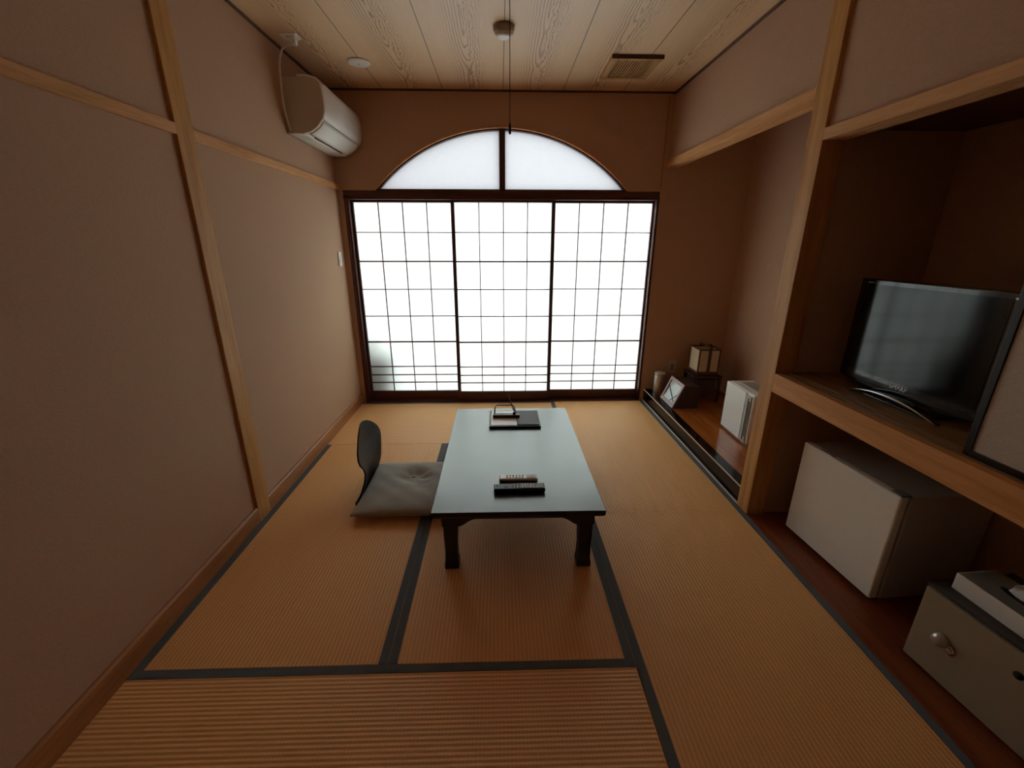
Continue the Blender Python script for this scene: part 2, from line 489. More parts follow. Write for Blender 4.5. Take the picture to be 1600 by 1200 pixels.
# ================================================================== ALCOVE PLATFORM
r = thing('alcove_platform', 'raised glossy orange board platform with black front edge in the alcove', 'platform', (2.70, -.9, 0))
def lbox(name, x0, x1, y0, y1, z0, z1, mat, p, bevel=0):
    L = p.location
    return box(name, x0 - L.x, x1 - L.x, y0 - L.y, y1 - L.y, z0 - L.z, z1 - L.z, mat, p, bevel)
lbox('deck', 2.772, 3.42, -1.758, 0, .0, .1185, M['deck'], r)
lbox('front_beam', 2.703, 2.772, -1.742, -.001, .010, .1195, M['blacklac'], r, .001)
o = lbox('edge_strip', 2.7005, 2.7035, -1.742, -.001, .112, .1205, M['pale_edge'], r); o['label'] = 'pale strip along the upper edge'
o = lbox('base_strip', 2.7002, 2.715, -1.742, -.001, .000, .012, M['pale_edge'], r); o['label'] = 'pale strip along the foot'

# ================================================================== TELEVISION SHELF
r = thing('television_shelf', 'thick honey-coloured wooden shelf carrying the television in the right recess', 'shelf', (2.70, -2.7, .735))
lbox('front_board', 2.70, 2.735, -3.62, -1.845, .735, .831, M['shelf'], r, .002)
bm = bmesh.new()
L = r.location
prof = [(2.735, .755), (3.34, .755), (3.34, .831), (2.800, .831), (2.800, .825), (2.782, .825), (2.782, .831), (2.772, .831), (2.772, .825), (2.754, .825), (2.754, .831), (2.735, .831)]
bm_prism(bm, [(x - L.x, z - L.z) for x, z in prof], 'y', -3.62 - L.y, -1.826 - L.y)
obj('grooved_top', bm, M['shelf_top'], r)

# ================================================================== OBJECT MATERIALS
t = NT('black_lacquered_table')
v = t.coord((1, .05, 1)); n1 = t.noise(v, 60, 4); n2 = t.noise(t.coord(), 6, 4)
t.col(t.mix(n1, sr('141516'), sr('1E1F20'))); t.set(.3, 0, .5); t.b.inputs['IOR'].default_value = 2.6
rr = t.n('MapRange'); t.l(n2, rr.inputs[0]); rr.inputs[3].default_value = .24; rr.inputs[4].default_value = .36
t.l(rr.outputs[0], t.b.inputs['Roughness']); t.bump(n1, .05, .001)
M['table'] = t.m
M['tleg'] = plain('black_lacquered_legs', '121213', .4)
M['black'] = plain('black_plastic', '141416', .35)
M['black_gloss'] = plain('glossy_black_plastic', '0B0B0C', .12, 0, .5, .3)
M['chair'] = plain('matt_black_lacquer', '121012', .45, 0, .22)
M['screen'] = plain('dark_glass_screen', '0A0C0C', .09, 0, .36, 0, .02)
M['chrome'] = plain('brushed_chrome', 'C8C8C8', .18, 1)
M['white'] = plain('ivory_white_plastic', 'E9E6DE', .4)
M['white2'] = plain('white_plastic', 'EFEFEC', .35)
M['ac_side'] = plain('greige_plastic', 'C9BEB0', .55)
M['grey'] = plain('grey_plastic', '8A8A88', .5)
M['lgrey'] = plain('light_grey_plastic', 'BDBDB8', .45)
M['dgrey'] = plain('dark_grey_plastic', '3A3836', .5)
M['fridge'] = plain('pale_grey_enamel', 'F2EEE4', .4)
M['fridge_body'] = plain('fridge_shaded_enamel', 'B8B0AA', .5)  # greyer than the door: the side's shadow is put into the colour
M['safe'] = plain('olive_grey_enamel', 'A0937A', .6, 0, .4, 0, .15, .2, 400)
M['safe_body'] = plain('dark_safe_body', '38302E', .5)
M['paper_w'] = plain('white_paper', 'E4DEDA', .7)
M['paper_p'] = plain('pinkish_memo_paper', 'F4E8E6', .7)
M['card'] = plain('dark_grey_card', '5E5A5C', .6)
M['maroon'] = plain('dark_maroon_wood', '3A1C1E', .35)
M['andon'] = plain('cream_lamp_paper', 'D8C6A6', .8, 0, .2, 0, .12, .1, 60)
M['dwood'] = wood('dark_walnut', '4A2E22', '2A1812', 'Z', .4)
M['bwood'] = wood('brown_lamp_wood', '6A4526', '4A2D18', 'Z', .5)
M['mauve'] = plain('mauve_frame', 'A88E90', .4)
M['glasspanel'] = plain('glossy_panel_pale_reflection', 'B9C4C4', .12, 0, .6)  # pale tone is the window's reflection put into the panel colour
M['steel'] = plain('satin_steel', 'C6C0B6', .3, .6)
M['fusuma'] = wallpaper('beige_sliding_door_paper', 'C9B8A8')
M['blackframe'] = plain('black_door_frame', '0F0D0D', .3)
M['lampwood'] = plain('dark_red_lamp_frame', '3E1C1A', .45)
M['opal'] = plain('opal_lamp_cover', 'E8DCCB', .4)
M['ventwood'] = wood('vent_wood', 'C49A66', '9C7244', 'Y', .5)
M['dark'] = plain('near_black', '0C0A09', .8)
M['cord'] = plain('brown_cord', '3A2A22', .7)
t = NT('grey_velvet_cushion')
nz = t.noise(t.coord(), 5, 5, .6); n3 = t.noise(t.coord(), 300, 2)
t.col(t.mix(nz, sr('857D72'), sr('ADA396'))); t.set(.8, 0, .3)
t.b.inputs['Sheen Weight'].default_value = .5; t.bump(n3, .3, .001)
M['cushion'] = t.m

M['remote_white'] = plain('glossy_white_plastic', 'F4F2EC', .28)
M['remote_white'].node_tree.nodes['Principled BSDF'].inputs['IOR'].default_value = 2.0
for k_ in ('paper_p',):
    b_ = M[k_].node_tree.nodes['Principled BSDF']; b_.inputs['IOR'].default_value = 1.8; b_.inputs['Roughness'].default_value = .32
M['ceiling'].node_tree.nodes['Principled BSDF'].inputs['IOR'].default_value = 1.8

def text_mesh(name, s, size, mat, parent, mw, depth=.0004):
    cu = bpy.data.curves.new(name, 'FONT'); cu.body = s; cu.size = size; cu.align_x = 'CENTER'; cu.align_y = 'CENTER'; cu.extrude = depth
    tmp = bpy.data.objects.new(name + '_tmp', cu); COL.objects.link(tmp)
    bpy.context.view_layer.update()
    me = bpy.data.meshes.new_from_object(tmp.evaluated_get(bpy.context.evaluated_depsgraph_get()))
    bpy.data.objects.remove(tmp); bpy.data.curves.remove(cu)
    me.name = name; me.materials.clear(); me.materials.append(mat)
    o = bpy.data.objects.new(name, me); COL.objects.link(o); o.parent = parent; o.matrix_local = mw
    return o

# ================================================================== LOW TABLE
TX0, TX1, TY0, TY1, TZ = 1.008, 1.779, -2.268, -1.030, .335
tcx, tcy = (TX0 + TX1) / 2, (TY0 + TY1) / 2
r = thing('low_table', 'black lacquered low table with bracketed legs in the middle of the room', 'table', (tcx, tcy, 0))
hx, hy = (TX1 - TX0) / 2, (TY1 - TY0) / 2
bm = bmesh.new()
# top: slightly undercut edge
def ring_loft(bm, secs, mi=0):
    R = [[bm.verts.new((sx * a, sy * b, z)) for sx, sy in ((-1, -1), (1, -1), (1, 1), (-1, 1))] for a, b, z in secs]
    for A, B in zip(R, R[1:]):
        for i in range(4): bm.faces.new((A[i], A[(i + 1) % 4], B[(i + 1) % 4], B[i]))
    bm.faces.new(R[0][::-1]); bm.faces.new(R[-1])
ring_loft(bm, [(hx - .022, hy - .022, .292), (hx - .004, hy - .004, .306), (hx, hy, .318), (hx - .001, hy - .001, TZ)])
bm.normal_update()
for f in bm.faces: f.material_index = 0 if max(v.co.z for v in f.verts) > TZ - .001 and min(v.co.z for v in f.verts) > TZ - .001 else 1
obj('tabletop', bm, [M['table'], M['tleg']], r, bevel=.002)
ax_, ay_ = hx - .040, hy - .035        # outer face of aprons
def apron_profile(h0, h1, zt, half, leg):
    # straight thin rail with curved brackets dropping at both ends
    P = [(-half, zt), (-half, h1)]
    n = 8
    L = .155
    P.append((-half + leg, h1))
    for i in range(1, n + 1):
        u = i / n
        P.append((-half + leg + (L - leg) * u, h1 + (h0 - h1) * (math.sin(u * PI / 2) ** 1.6)))
    Q = [(-x, z) for x, z in reversed(P)]
    return P + Q
for s in (-1, 1):
    bm = bmesh.new(); bm_prism(bm, apron_profile(.276, .238, .293, ax_, .075), 'y', s * ay_ - (.022 if s > 0 else 0), s * ay_ + (.022 if s < 0 else 0))
    obj('apron', bm, M['tleg'], r, bevel=.0015)
for s in (-1, 1):
    bm = bmesh.new(); bm_prism(bm, apron_profile(.276, .238, .293, ay_ - .024, .055), 'x', s * ax_ - (.022 if s > 0 else 0), s * ax_ + (.022 if s < 0 else 0))
    obj('apron', bm, M['tleg'], r, bevel=.0015)
for sx in (-1, 1):
    for sy in (-1, 1):
        bm = bmesh.new()
        # square leg that waists and swells to its foot
        cx, cy = sx * (ax_ - .036), sy * (ay_ - .036)
        prof = [(.031, .291), (.031, .19), (.028, .11), (.029, .05), (.033, .022), (.033, .004), (.030, .0005)]
        R = []
        for h, z in prof:
            R.append([bm.verts.new((cx + a * h + sx * (.033 - h) * .6 * 0, cy + b * h, z)) for a, b in ((-1, -1), (1, -1), (1, 1), (-1, 1))])
        for A, B in zip(R, R[1:]):
            for i in range(4): bm.faces.new((A[i], A[(i + 1) % 4], B[(i + 1) % 4], B[i]))
        bm.faces.new(R[0]); bm.faces.new(R[-1][::-1])
        obj('leg', bm, M['tleg'], r, bevel=.002)

# ================================================================== MEMO TRAY, PAPER, BOOKLET, PEN
r = thing('memo_tray', 'black memo tray with a maroon pen rest on the far end of the table', 'tray', (1.407, -1.25, TZ))
bm = bmesh.new(); bm_box(bm, -.165, .165, -.132, .132, .0005, .014)
for a in ((-.165, -.157, -.132, .132), (.157, .165, -.132, .132), (-.157, .157, .124, .132), (-.157, .157, -.132, -.120)): bm_box(bm, *a, .014, .0165)
obj('base', bm, M['blacklac'], r, bevel=.0015)
bm = bmesh.new(); bm_box(bm, -.142, .034, -.005, .032, .019, .040)
obj('pen_rest', bm, M['maroon'], r, bevel=.002)
bm = bmesh.new()
bm_tube(bm, [(-.132, .036, .018), (-.130, .05, .058), (-.124, .09, .066), (-.118, .11, .066), (-.02, .11, .066), (-.006, .11, .066), (.004, .09, .06), (.01, .03, .03)], .0042)
obj('paper_bar', bm, M['maroon'], r, True)
bm = bmesh.new(); bm_lathe(bm, [(0, .040), (.011, .040), (.010, .052), (.006, .056), (0, .056)], (.0, .012), 16)
obj('pen_socket', bm, M['maroon'], r, True)
bm = bmesh.new()
for k in range(3): bm_box(bm, -.152 + k * .001, .012 + k * .0006, -.117 + k * .0005, .121, .0145 + k * .0014, .0156 + k * .0014)
o = obj('memo_paper', bm, M['paper_p']); o.location = (1.407, -1.25, TZ)
tag(o, 'pinkish white memo sheets lying in the left half of the tray', 'paper')
bm = bmesh.new(); bm_box(bm, .016, .154, -.117, .120, .0145, .0215)
o = obj('booklet', bm, M['card'], bevel=.001); o.location = (1.407, -1.25, TZ)
tag(o, 'dark grey booklet lying in the right half of the tray', 'booklet')
r = thing('pen', 'thin dark pen leaning up from the memo tray', 'pen', (1.407, -1.238, TZ + .057))
bm = bmesh.new(); bm_tube(bm, [(0, 0, 0), (-.004, -.001, .012), (-.042, 0, .115)], [.0015, .0042, .0036])
obj('barrel', bm, M['maroon'], r, True)
bm = bmesh.new(); bm_tube(bm, [(-.042, 0, .115), (-.0455, 0, .126), (-.0465, 0, .129)], [.0036, .0024, .001])
obj('cap_end', bm, M['black'], r, True)

# ================================================================== REMOTE CONTROLS
def remote(name, label, x, y, rz, L, Wd, Ht, body, top):
    r = thing(name, label, 'remote control', (x, y, TZ), rz)
    bm = bmesh.new()
    ring = []
    secs = [(L / 2 - .004, Wd / 2 - .006, .0006), (L / 2, Wd / 2, Ht * .45), (L / 2 - .001, Wd / 2 - .001, Ht * .8), (L / 2 - .004, Wd / 2 - .004, Ht)]
    ring_loft(bm, secs)
    obj('casing', bm, body, r, bevel=.002)
    return r
r = remote('remote_control', 'black television remote control with pale buttons on the near end of the table', 1.403, -2.098, math.radians(1.5), .243, .052, .026, M['black'], None)
btn = None
def button(parent, x, y, sx, sy, z, mat, name='button'):
    bm = bmesh.new(); bm_box(bm, -sx / 2, sx / 2, -sy / 2, sy / 2, 0, .0018)
    o = obj(name, bm, mat, parent, bevel=.0006); o.location = (x, y, z); return o
for i in range(8):
    for j in range(3):
        b0 = button(r, .014 + i * .0132 , -.013 + j * .013, .0048 if i > 1 else .007, .0095, .026, M['white2'])
for i in range(3):
    for j in range(2): button(r, -.030 + i * .014, -.008 + j * .016, .008, .006, .026, M['grey'])
button(r, -.064, .0, .014, .022, .026, M['dgrey'], 'direction_pad')
button(r, -.106, .008, .009, .009, .026, M['grey'], 'power_button')
r = remote('remote_control', 'white air conditioner remote control behind the black one', 1.402, -2.005, math.radians(-.5), .190, .046, .022, M['remote_white'], None)
bm = bmesh.new(); bm_box(bm, -.093, .093, -.0242, -.0222, .003, .014)
o = obj('battery_cover', bm, plain('rust_brown_plastic', '7A4A3A', .5), r, bevel=.0005); o['label'] = 'rust-brown lower edge facing the camera'
button(r, .064, 0, .048, .028, .0215, M['lgrey'], 'display')
for i in range(6): 
    for j in range(2): button(r, -.056 + i * .0155, -.008 + j * .016, .009, .008, .022, M['grey' if (i + j) % 3 else 'dgrey'])

# ================================================================== LEGLESS CHAIR
r = thing('legless_chair', 'black plywood legless floor chair with a curved back beside the table', 'chair', (.508, -1.53, 0))
def backrest():
    bm = bmesh.new(); th = .009
    prof = [  # z, x centre, half width, curvature (edges forward)
        (.030, -.020, .200, .004), (.060, -.012, .200, .008), (.10, 0, .188, .012), (.15, .010, .172, .018), (.20, .013, .166, .022), (.24, .006, .182, .028),
        (.275, -.006, .210, .034), (.305, -.014, .216, .034), (.335, -.019, .200, .030), (.365, -.022, .165, .024), (.395, -.025, .120, .016), (.418, -.027, .072, .010), (.430, -.028, .03, .004)]
    n = 16; F = []; B = []
    for z, x, hw, cv in prof:
        F.append([]); B.append([]); yo = max(0, z - .28) * .30
        for i in range(n + 1):
            u = -1 + 2 * i / n
            zz = z - (.02 if z < .05 else 0) * 0
            xx = x + cv * u * u
            F[-1].append(bm.verts.new((xx + th / 2, u * hw + yo, zz))); B[-1].append(bm.verts.new((xx - th / 2, u * hw + yo, zz)))
    for a in range(len(prof) - 1):
        for i in range(n):
            bm.faces.new((F[a][i], F[a][i + 1], F[a + 1][i + 1], F[a + 1][i])); bm.faces.new((B[a][i], B[a + 1][i], B[a + 1][i + 1], B[a][i + 1]))
        for i in (0, n): bm.faces.new((F[a][i], F[a + 1][i], B[a + 1][i], B[a][i]))
    for a in (0, -1):
        for i in range(n): bm.faces.new((F[a][i], B[a][i], B[a][i + 1], F[a][i + 1]))
    return bm
obj('backrest', backrest(), M['chair'], r, True, bevel=.002)
bm = bmesh.new(); bm_box(bm, -.030, .40, -.20, .20, .001, .016); bm_box(bm, -.030, -.006, -.20, .20, .016, .036)
obj('seat', bm, M['chair'], r, bevel=.004)

# ================================================================== FLOOR CUSHION
def cushion(cx, cy, z0, sx, sy, h):
    bm = bmesh.new(); n = 44; G = {}
    dents = [(-.02, .10, .075, .030), (.05, .07, .035, .016), (.03, -.03, .06, .010), (-.07, .05, .035, .009), (.0, .02, .03, .009), (.075, .01, .03, .008), (.02, .13, .03, .010)]
    for side in (1, -1):
        for i in range(n + 1):
            for j in range(n + 1):
                u, v = -1 + 2 * i / n, -1 + 2 * j / n
                if side < 0 and (i in (0, n) or j in (0, n)): G[(side, i, j)] = G[(1, i, j)]; continue
                e = max(0, (1 - abs(u) ** 3.4)) ** .42 * max(0, (1 - abs(v) ** 3.4)) ** .42
                pin = 1 - .035 * (1 - v * v) * (abs(u) ** 6) ; pin2 = 1 - .035 * (1 - u * u) * (abs(v) ** 6)
                x, y = u * sx / 2 * pin, v * sy / 2 * pin2
                if side > 0:
                    z = h * .42 + h * .58 * e
                    for dx, dy, rr_, dp in dents:
                        q = math.hypot((x - dx) , (y - dy)) / rr_
                        z -= dp * math.exp(-q * q) * e
                    z += .003 * e * math.sin(7 * math.atan2(y - .09, x + .01)) * math.exp(-(math.hypot(x + .01, y - .09) / .13) ** 2)
                    z += .0025 * e * math.sin(x * 37 + y * 13) * math.sin(y * 31)
                else: z = h * .42 - h * .42 * min(1, e * 1.3)
                G[(side, i, j)] = bm.verts.new((x, y, z + z0))
    for side in (1, -1):
        for i in range(n):
            for j in range(n):
                q = [G[(side, i, j)], G[(side, i + 1, j)], G[(side, i + 1, j + 1)], G[(side, i, j + 1)]]
                bm.faces.new(q if side > 0 else q[::-1])
    return bm
r = thing('floor_cushion', 'flat grey velvet floor cushion with a dimpled centre, on the legless chair', 'cushion', (.785, -1.575, .017))
obj('cover', cushion(0, 0, 0, .585, .59, .062), M['cushion'], r, True)
bm = bmesh.new(); bm_lathe(bm, [(0, .0395), (.007, .040), (.010, .038), (.010, .034), (0, .034)], (-.02, .10), 12)
obj('centre_tuft', bm, M['cushion'], r, True)

# ================================================================== AIR CONDITIONER
AY0, AY1 = -.78, -.015
r = thing('air_conditioner', 'white wall air conditioner mounted high on the left wall', 'air conditioner', (XL, (AY0 + AY1) / 2, 2.112))
prof = [(.001, .002), (.10, .000), (.150, .012), (.195, .040), (.228, .080), (.243, .125), (.246, .18), (.243, .235), (.236, .270), (.215, .295), (.17, .308), (.10, .310), (.001, .310)]
hl = (AY1 - AY0) / 2
bm = bmesh.new(); bm_prism(bm, prof, 'y', -hl + .004, hl - .012)
o = obj('body', bm, M['ac_side'], r, bevel=.006)  # greige body colour carries the shade on the end face
# curved front panel, from top front down to the flap
def shell(pts, off, y0, y1, ends=.0):
    bm = bmesh.new(); n = len(pts); nrm = []
    for i in range(n):
        a, b = pts[max(i - 1, 0)], pts[min(i + 1, n - 1)]
        d = Vector((b[0] - a[0], b[1] - a[1])).normalized(); nrm.append(Vector((d.y, -d.x)))
    O = []; I = []
    for y, k in ((y0, 0), (y0 + .006, 1), (y1 - .02, 1), (y1, .0)):
        O.append([bm.verts.new((p[0] + q.x * off * (k if k else .2), y, p[1] + q.y * off * (k if k else .2))) for p, q in zip(pts, nrm)])
        I.append([bm.verts.new((p[0] - q.x * .002, y, p[1] - q.y * .002)) for p, q in zip(pts, nrm)])
    for a in range(3):
        for i in range(n - 1):
            bm.faces.new((O[a][i], O[a][i + 1], O[a + 1][i + 1], O[a + 1][i])); bm.faces.new((I[a][i], I[a + 1][i], I[a + 1][i + 1], I[a][i + 1]))
        for i in (0, n - 1): bm.faces.new((O[a][i], O[a + 1][i], I[a + 1][i], I[a][i]))
    for a in (0, 3):
        for i in range(n - 1): bm.faces.new((O[a][i], I[a][i], I[a][i + 1], O[a][i + 1]))
    return bm
obj('front_panel', shell(prof[4:12], .009, -hl, hl), M['white2'], r, True)
obj('louvre_flap', shell([(.128, .006), (.150, .012), (.175, .0255), (.195, .040), (.213, .059), (.2245, .075)], .0075, -hl + .03, hl - .05), M['white2'], r, True)
obj('lower_shell', shell([(.004, .001), (.05, .0005), (.10, .000), (.118, .0035)], .006, -hl, hl - .01), M['white'], r, True)
bm = bmesh.new(); bm_box(bm, .119, .127, -hl + .12, hl - .14, -.0045, .010)
obj('air_slot', bm, M['dark'], r)
bm = bmesh.new(); bm_box(bm, .03, .10, -hl + .05, -hl + .16, -.0068, -.004)
obj('control_window', bm, M['lgrey'], r)
bm = bmesh.new(); bm_box(bm, .2395, .2445, -hl + .012, -hl + .05, .268, .276)
o = obj('badge', bm, M['grey'], r)
bm = bmesh.new()
c0 = Vector(r.location)
pw = [(.133, -.862, 2.556), (.112, -.862, 2.548), (.085, -.86, 2.545), (.055, -.858, 2.525), (.035, -.856, 2.48), (.025, -.852, 2.42), (.018, -.846, 2.34), (.012, -.838, 2.27), (.010, -.825, 2.215), (.010, -.805, 2.165), (.012, -.785, 2.125)]
P2 = []
for i in range(len(pw) - 1):
    for k in range(4):
        a, b = Vector(pw[i]), Vector(pw[i + 1]); P2.append(a.lerp(b, k / 4) - c0)
P2.append(Vector(pw[-1]) - c0)
for _ in range(4):
    P2 = [P2[0]] + [(P2[i - 1] + P2[i] * 2 + P2[i + 1]) / 4 for i in range(1, len(P2) - 1)] + [P2[-1]]
bm_tube(bm, P2, .0055)
o = obj('power_cord', bm, M['white'], r, True); o['label'] = 'white power cord looping up to the ceiling socket'
bm = bmesh.new(); bm_box(bm, .128 - c0.x, .150 - c0.x, -.880 - c0.y, -.846 - c0.y, 2.544 - c0.z, 2.571 - c0.z)
obj('plug', bm, M['white2'], r, bevel=.003)
r = thing('ceiling_socket', 'small white power socket on the ceiling above the air conditioner', 'socket', (.125, -.872, HC))
bm = bmesh.new(); bm_box(bm, -.055, .045, -.04, .04, -.006, 0); obj('plate', bm, M['white2'], r, bevel=.002)
bm = bmesh.new(); bm_box(bm, -.020, .030, -.024, .034, -.016, -.006); obj('outlet_block', bm, M['white'], r, bevel=.002)

# switch by the screens on the left wall
r = thing('light_switch', 'narrow white switch plate on the left wall beside the screens', 'switch', (XL, -.135, 1.328))
bm = bmesh.new(); bm_box(bm, 0, .009, -.032, .032, -.058, .058); obj('plate', bm, M['white'], r, bevel=.002)
bm = bmesh.new(); bm_box(bm, .009, .013, -.012, .012, -.026, .026); obj('rocker', bm, M['white2'], r, bevel=.0015)
# socket in the alcove
r = thing('wall_socket', 'small socket plate on the alcove rear wall behind the slanted frame', 'socket', (2.950, 0, .340))
bm = bmesh.new(); bm_box(bm, -.036, .036, -.008, 0, -.058, .058); obj('plate', bm, M['ac_side'], r, bevel=.002)
bm = bmesh.new(); bm_box(bm, -.015, .015, -.0095, -.008, -.03, .03); obj('outlet', bm, M['grey'], r)

# ================================================================== CEILING FITTINGS
r = thing('smoke_detector', 'round smoke detector with brown rim and white lens in mid ceiling', 'smoke detector', (1.350, -1.02, HC))
bm = bmesh.new(); bm_lathe(bm, [(0, 0), (.060, 0), (.060, -.014), (.054, -.030), (.048, -.034), (0, -.034)], (0, 0), 40); obj('base', bm, plain('taupe_plastic', 'A08C78', .5), r, True)
bm = bmesh.new(); bm_lathe(bm, [(0, -.034), (.046, -.034), (.043, -.046), (.030, -.054), (0, -.057)], (0, 0), 40); obj('cap', bm, M['white2'], r, True)
r = thing('ceiling_disc', 'flat white round cover plate on the ceiling near the air conditioner', 'cover plate', (.400, -.510, HC))
bm = bmesh.new(); bm_lathe(bm, [(0, 0), (.074, 0), (.074, -.006), (.066, -.012), (0, -.013)], (0, 0), 48); obj('disc', bm, M['white'], r, True)
bm = bmesh.new(); bm_lathe(bm, [(0, -.0125), (.006, -.0128), (.005, -.015), (0, -.0152)], (0, 0), 12); obj('screw', bm, M['lgrey'], r, True)
r = thing('ceiling_vent', 'square wooden ceiling vent with fine slats near the right wall', 'vent', (2.205, -.49, HC))
bm = bmesh.new()
for a in ((-.165, .165, -.185, -.150), (-.165, .165, .150, .185), (-.165, -.125, -.150, .150), (.125, .165, -.150, .150)): bm_box(bm, *a, -.020, 0)
obj('frame', bm, M['ventwood'], r, bevel=.004)
bm = bmesh.new(); bm_box(bm, -.167, .167, -.1885, -.185, -.022, 0); o = obj('front_edge_shade', bm, M['lampwood'], r)  # dark strip standing in for shade on the vent's near side
bm = bmesh.new(); bm_box(bm, -.125, .125, -.150, .150, -.002, -.0005); obj('backing', bm, M['dark'], r)
for k in range(14):
    x = -.117 + k * .018
    bm = bmesh.new(); bm_box(bm, x - .0040, x + .0040, -.150, .150, -.016, -.004); obj('slat', bm, M['ventwood'], r)
# ceiling lamp just above the frame of the photo, its far edge in view
LX, LY = 1.353, -1.755
r = thing('ceiling_lamp', 'square dark-framed ceiling lamp at the top edge with a pull cord', 'ceiling lamp', (LX, LY, HC))
hw = .262; z0 = -.088
bm = bmesh.new()
for a in ((-hw, hw, -hw, -hw + .012), (-hw, hw, hw - .012, hw), (-hw, -hw + .012, -hw + .012, hw - .012), (hw - .012, hw, -hw + .012, hw - .012)): bm_box(bm, *a, z0, -.010)
obj('frame', bm, M['maroon'], r, bevel=.002)
bm = bmesh.new(); bm_box(bm, -.07, .07, -.07, .07, -.03, 0); obj('ceiling_mount', bm, M['white'], r)
bm = bmesh.new(); bm_box(bm, -hw + .013, hw - .013, -hw + .013, hw - .013, z0 + .012, z0 + .015); obj('cover', bm, M['opal'], r)
for x0, x1 in ((-.248, -.094), (-.082, .066), (.078, .248)):
    bm = bmesh.new(); bm_box(bm, x0, x1, -hw + .013, hw - .013, z0, z0 + .010); obj('bottom_board', bm, M['lampwood'], r, bevel=.001)
r2 = bmesh.new(); bm_tube(r2, [(.014, .030, z0 + .01), (.014, .030, -.4), (.014, .030, -.632)], .0016, 8)
o = obj('pull_cord', r2, M['cord'], r, True)
bm = bmesh.new(); bm_lathe(bm, [(0, -.630), (.003, -.632), (.0055, -.645), (.006, -.668), (.0045, -.676), (0, -.677)], (.014, .030), 12)
o = obj('pull_knob', bm, M['dgrey'], r, True)

# ================================================================== ALCOVE OBJECTS
ZA = .1185
r = thing('metal_canister', 'small pale metal canister standing in the far corner of the alcove', 'canister', (2.815, -.085, ZA))
bm = bmesh.new(); bm_lathe(bm, [(0, .0005), (.050, .0005), (.052, .006), (.052, .165), (.050, .172), (0, .172)], (0, 0), 36); obj('body', bm, M['steel'], r, True)
bm = bmesh.new(); bm_lathe(bm, [(0, .172), (.050, .172), (.051, .188), (.044, .194), (0, .195)], (0, 0), 36); obj('lid', bm, M['lgrey'], r, True)

r = thing('display_case', 'dark wedge-shaped case with slanted mauve-framed panel facing the room', 'case', (2.78, -.39, ZA))
a0 = math.atan2(.075, .205)
bm = bmesh.new(); bm_prism(bm, [(0, .0005), (.215, .0005), (.215, .195), (.085, .205)], 'y', -.135, .135)
obj('body', bm, M['dwood'], r, bevel=.002)
# slanted front, local frame
nx, nz_ = -math.cos(a0 + .02), math.sin(a0 + .02)
sx_, sz_ = .085 / .221, .205 / .221
def slant(u0, u1, s0, s1, d0, d1, mat, name, bev=.001):
    """rectangle on the slanted face: u along y, s up the slope, d distance out"""
    bm = bmesh.new(); vs = []
    for u in (u0, u1):
        for s in (s0, s1):
            for d in (d0, d1):
                vs.append(bm.verts.new((sx_ * s - sz_ * d, u, sz_ * s + sx_ * d)))
    for q in ((0, 1, 3, 2), (4, 6, 7, 5), (0, 4, 5, 1), (2, 3, 7, 6), (0, 2, 6, 4), (1, 5, 7, 3)): bm.faces.new([vs[i] for i in q])
    return obj(name, bm, mat, r, bevel=bev)
bm = bmesh.new()
for a in ((-.137, .137, .002, .032), (-.137, .137, .192, .222), (-.137, -.110, .032, .192), (.110, .137, .032, .192)):
    vs = []
    for u in a[:2]:
        for s in a[2:]:
            for d in (.0005, .012): vs.append(bm.verts.new((sx_ * s - sz_ * d, u, sz_ * s + sx_ * d)))
    for q in ((0, 1, 3, 2), (4, 6, 7, 5), (0, 4, 5, 1), (2, 3, 7, 6), (0, 2, 6, 4), (1, 5, 7, 3)): bm.faces.new([vs[i] for i in q])
o = obj('slanted_frame', bm, M['mauve'], r, bevel=.001); o['label'] = 'mauve frame around the slanted panel'
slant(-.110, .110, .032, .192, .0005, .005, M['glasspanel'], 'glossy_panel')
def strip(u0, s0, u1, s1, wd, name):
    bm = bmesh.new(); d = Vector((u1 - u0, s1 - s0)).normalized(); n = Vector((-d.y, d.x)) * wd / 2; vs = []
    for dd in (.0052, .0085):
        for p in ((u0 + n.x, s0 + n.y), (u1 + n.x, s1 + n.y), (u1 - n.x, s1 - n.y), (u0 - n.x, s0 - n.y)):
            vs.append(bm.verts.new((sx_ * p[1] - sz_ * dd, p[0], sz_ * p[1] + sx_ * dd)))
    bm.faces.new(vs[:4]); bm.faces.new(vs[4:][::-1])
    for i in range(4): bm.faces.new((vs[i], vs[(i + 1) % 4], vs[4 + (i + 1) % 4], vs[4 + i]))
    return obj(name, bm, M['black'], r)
strip(.100, .140, -.095, .050, .007, 'lattice_reflection'); strip(-.030, .040, -.105, .120, .006, 'lattice_reflection'); strip(.104, .060, .100, .150, .006, 'lattice_reflection')  # shoji lattice mirrored in the glass, built as dark strips

r = thing('lamp_stand', 'dark wooden stand under the paper lamp in the alcove corner', 'stand', (3.125, -.26, ZA))
bm = bmesh.new(); bm_box(bm, -.12, .12, -.12, .12, .222, .240); obj('top', bm, M['dwood'], r, bevel=.003)
for sx in (-1, 1):
    for sy in (-1, 1):
        bm = bmesh.new(); bm_box(bm, sx * .105 - .013, sx * .105 + .013, sy * .105 - .013, sy * .105 + .013, .0005, .222); obj('leg', bm, M['dwood'], r, bevel=.002)
bm = bmesh.new(); bm_box(bm, -.09, .09, -.09, .09, .06, .20); obj('drawer_box', bm, M['dwood'], r, bevel=.002)

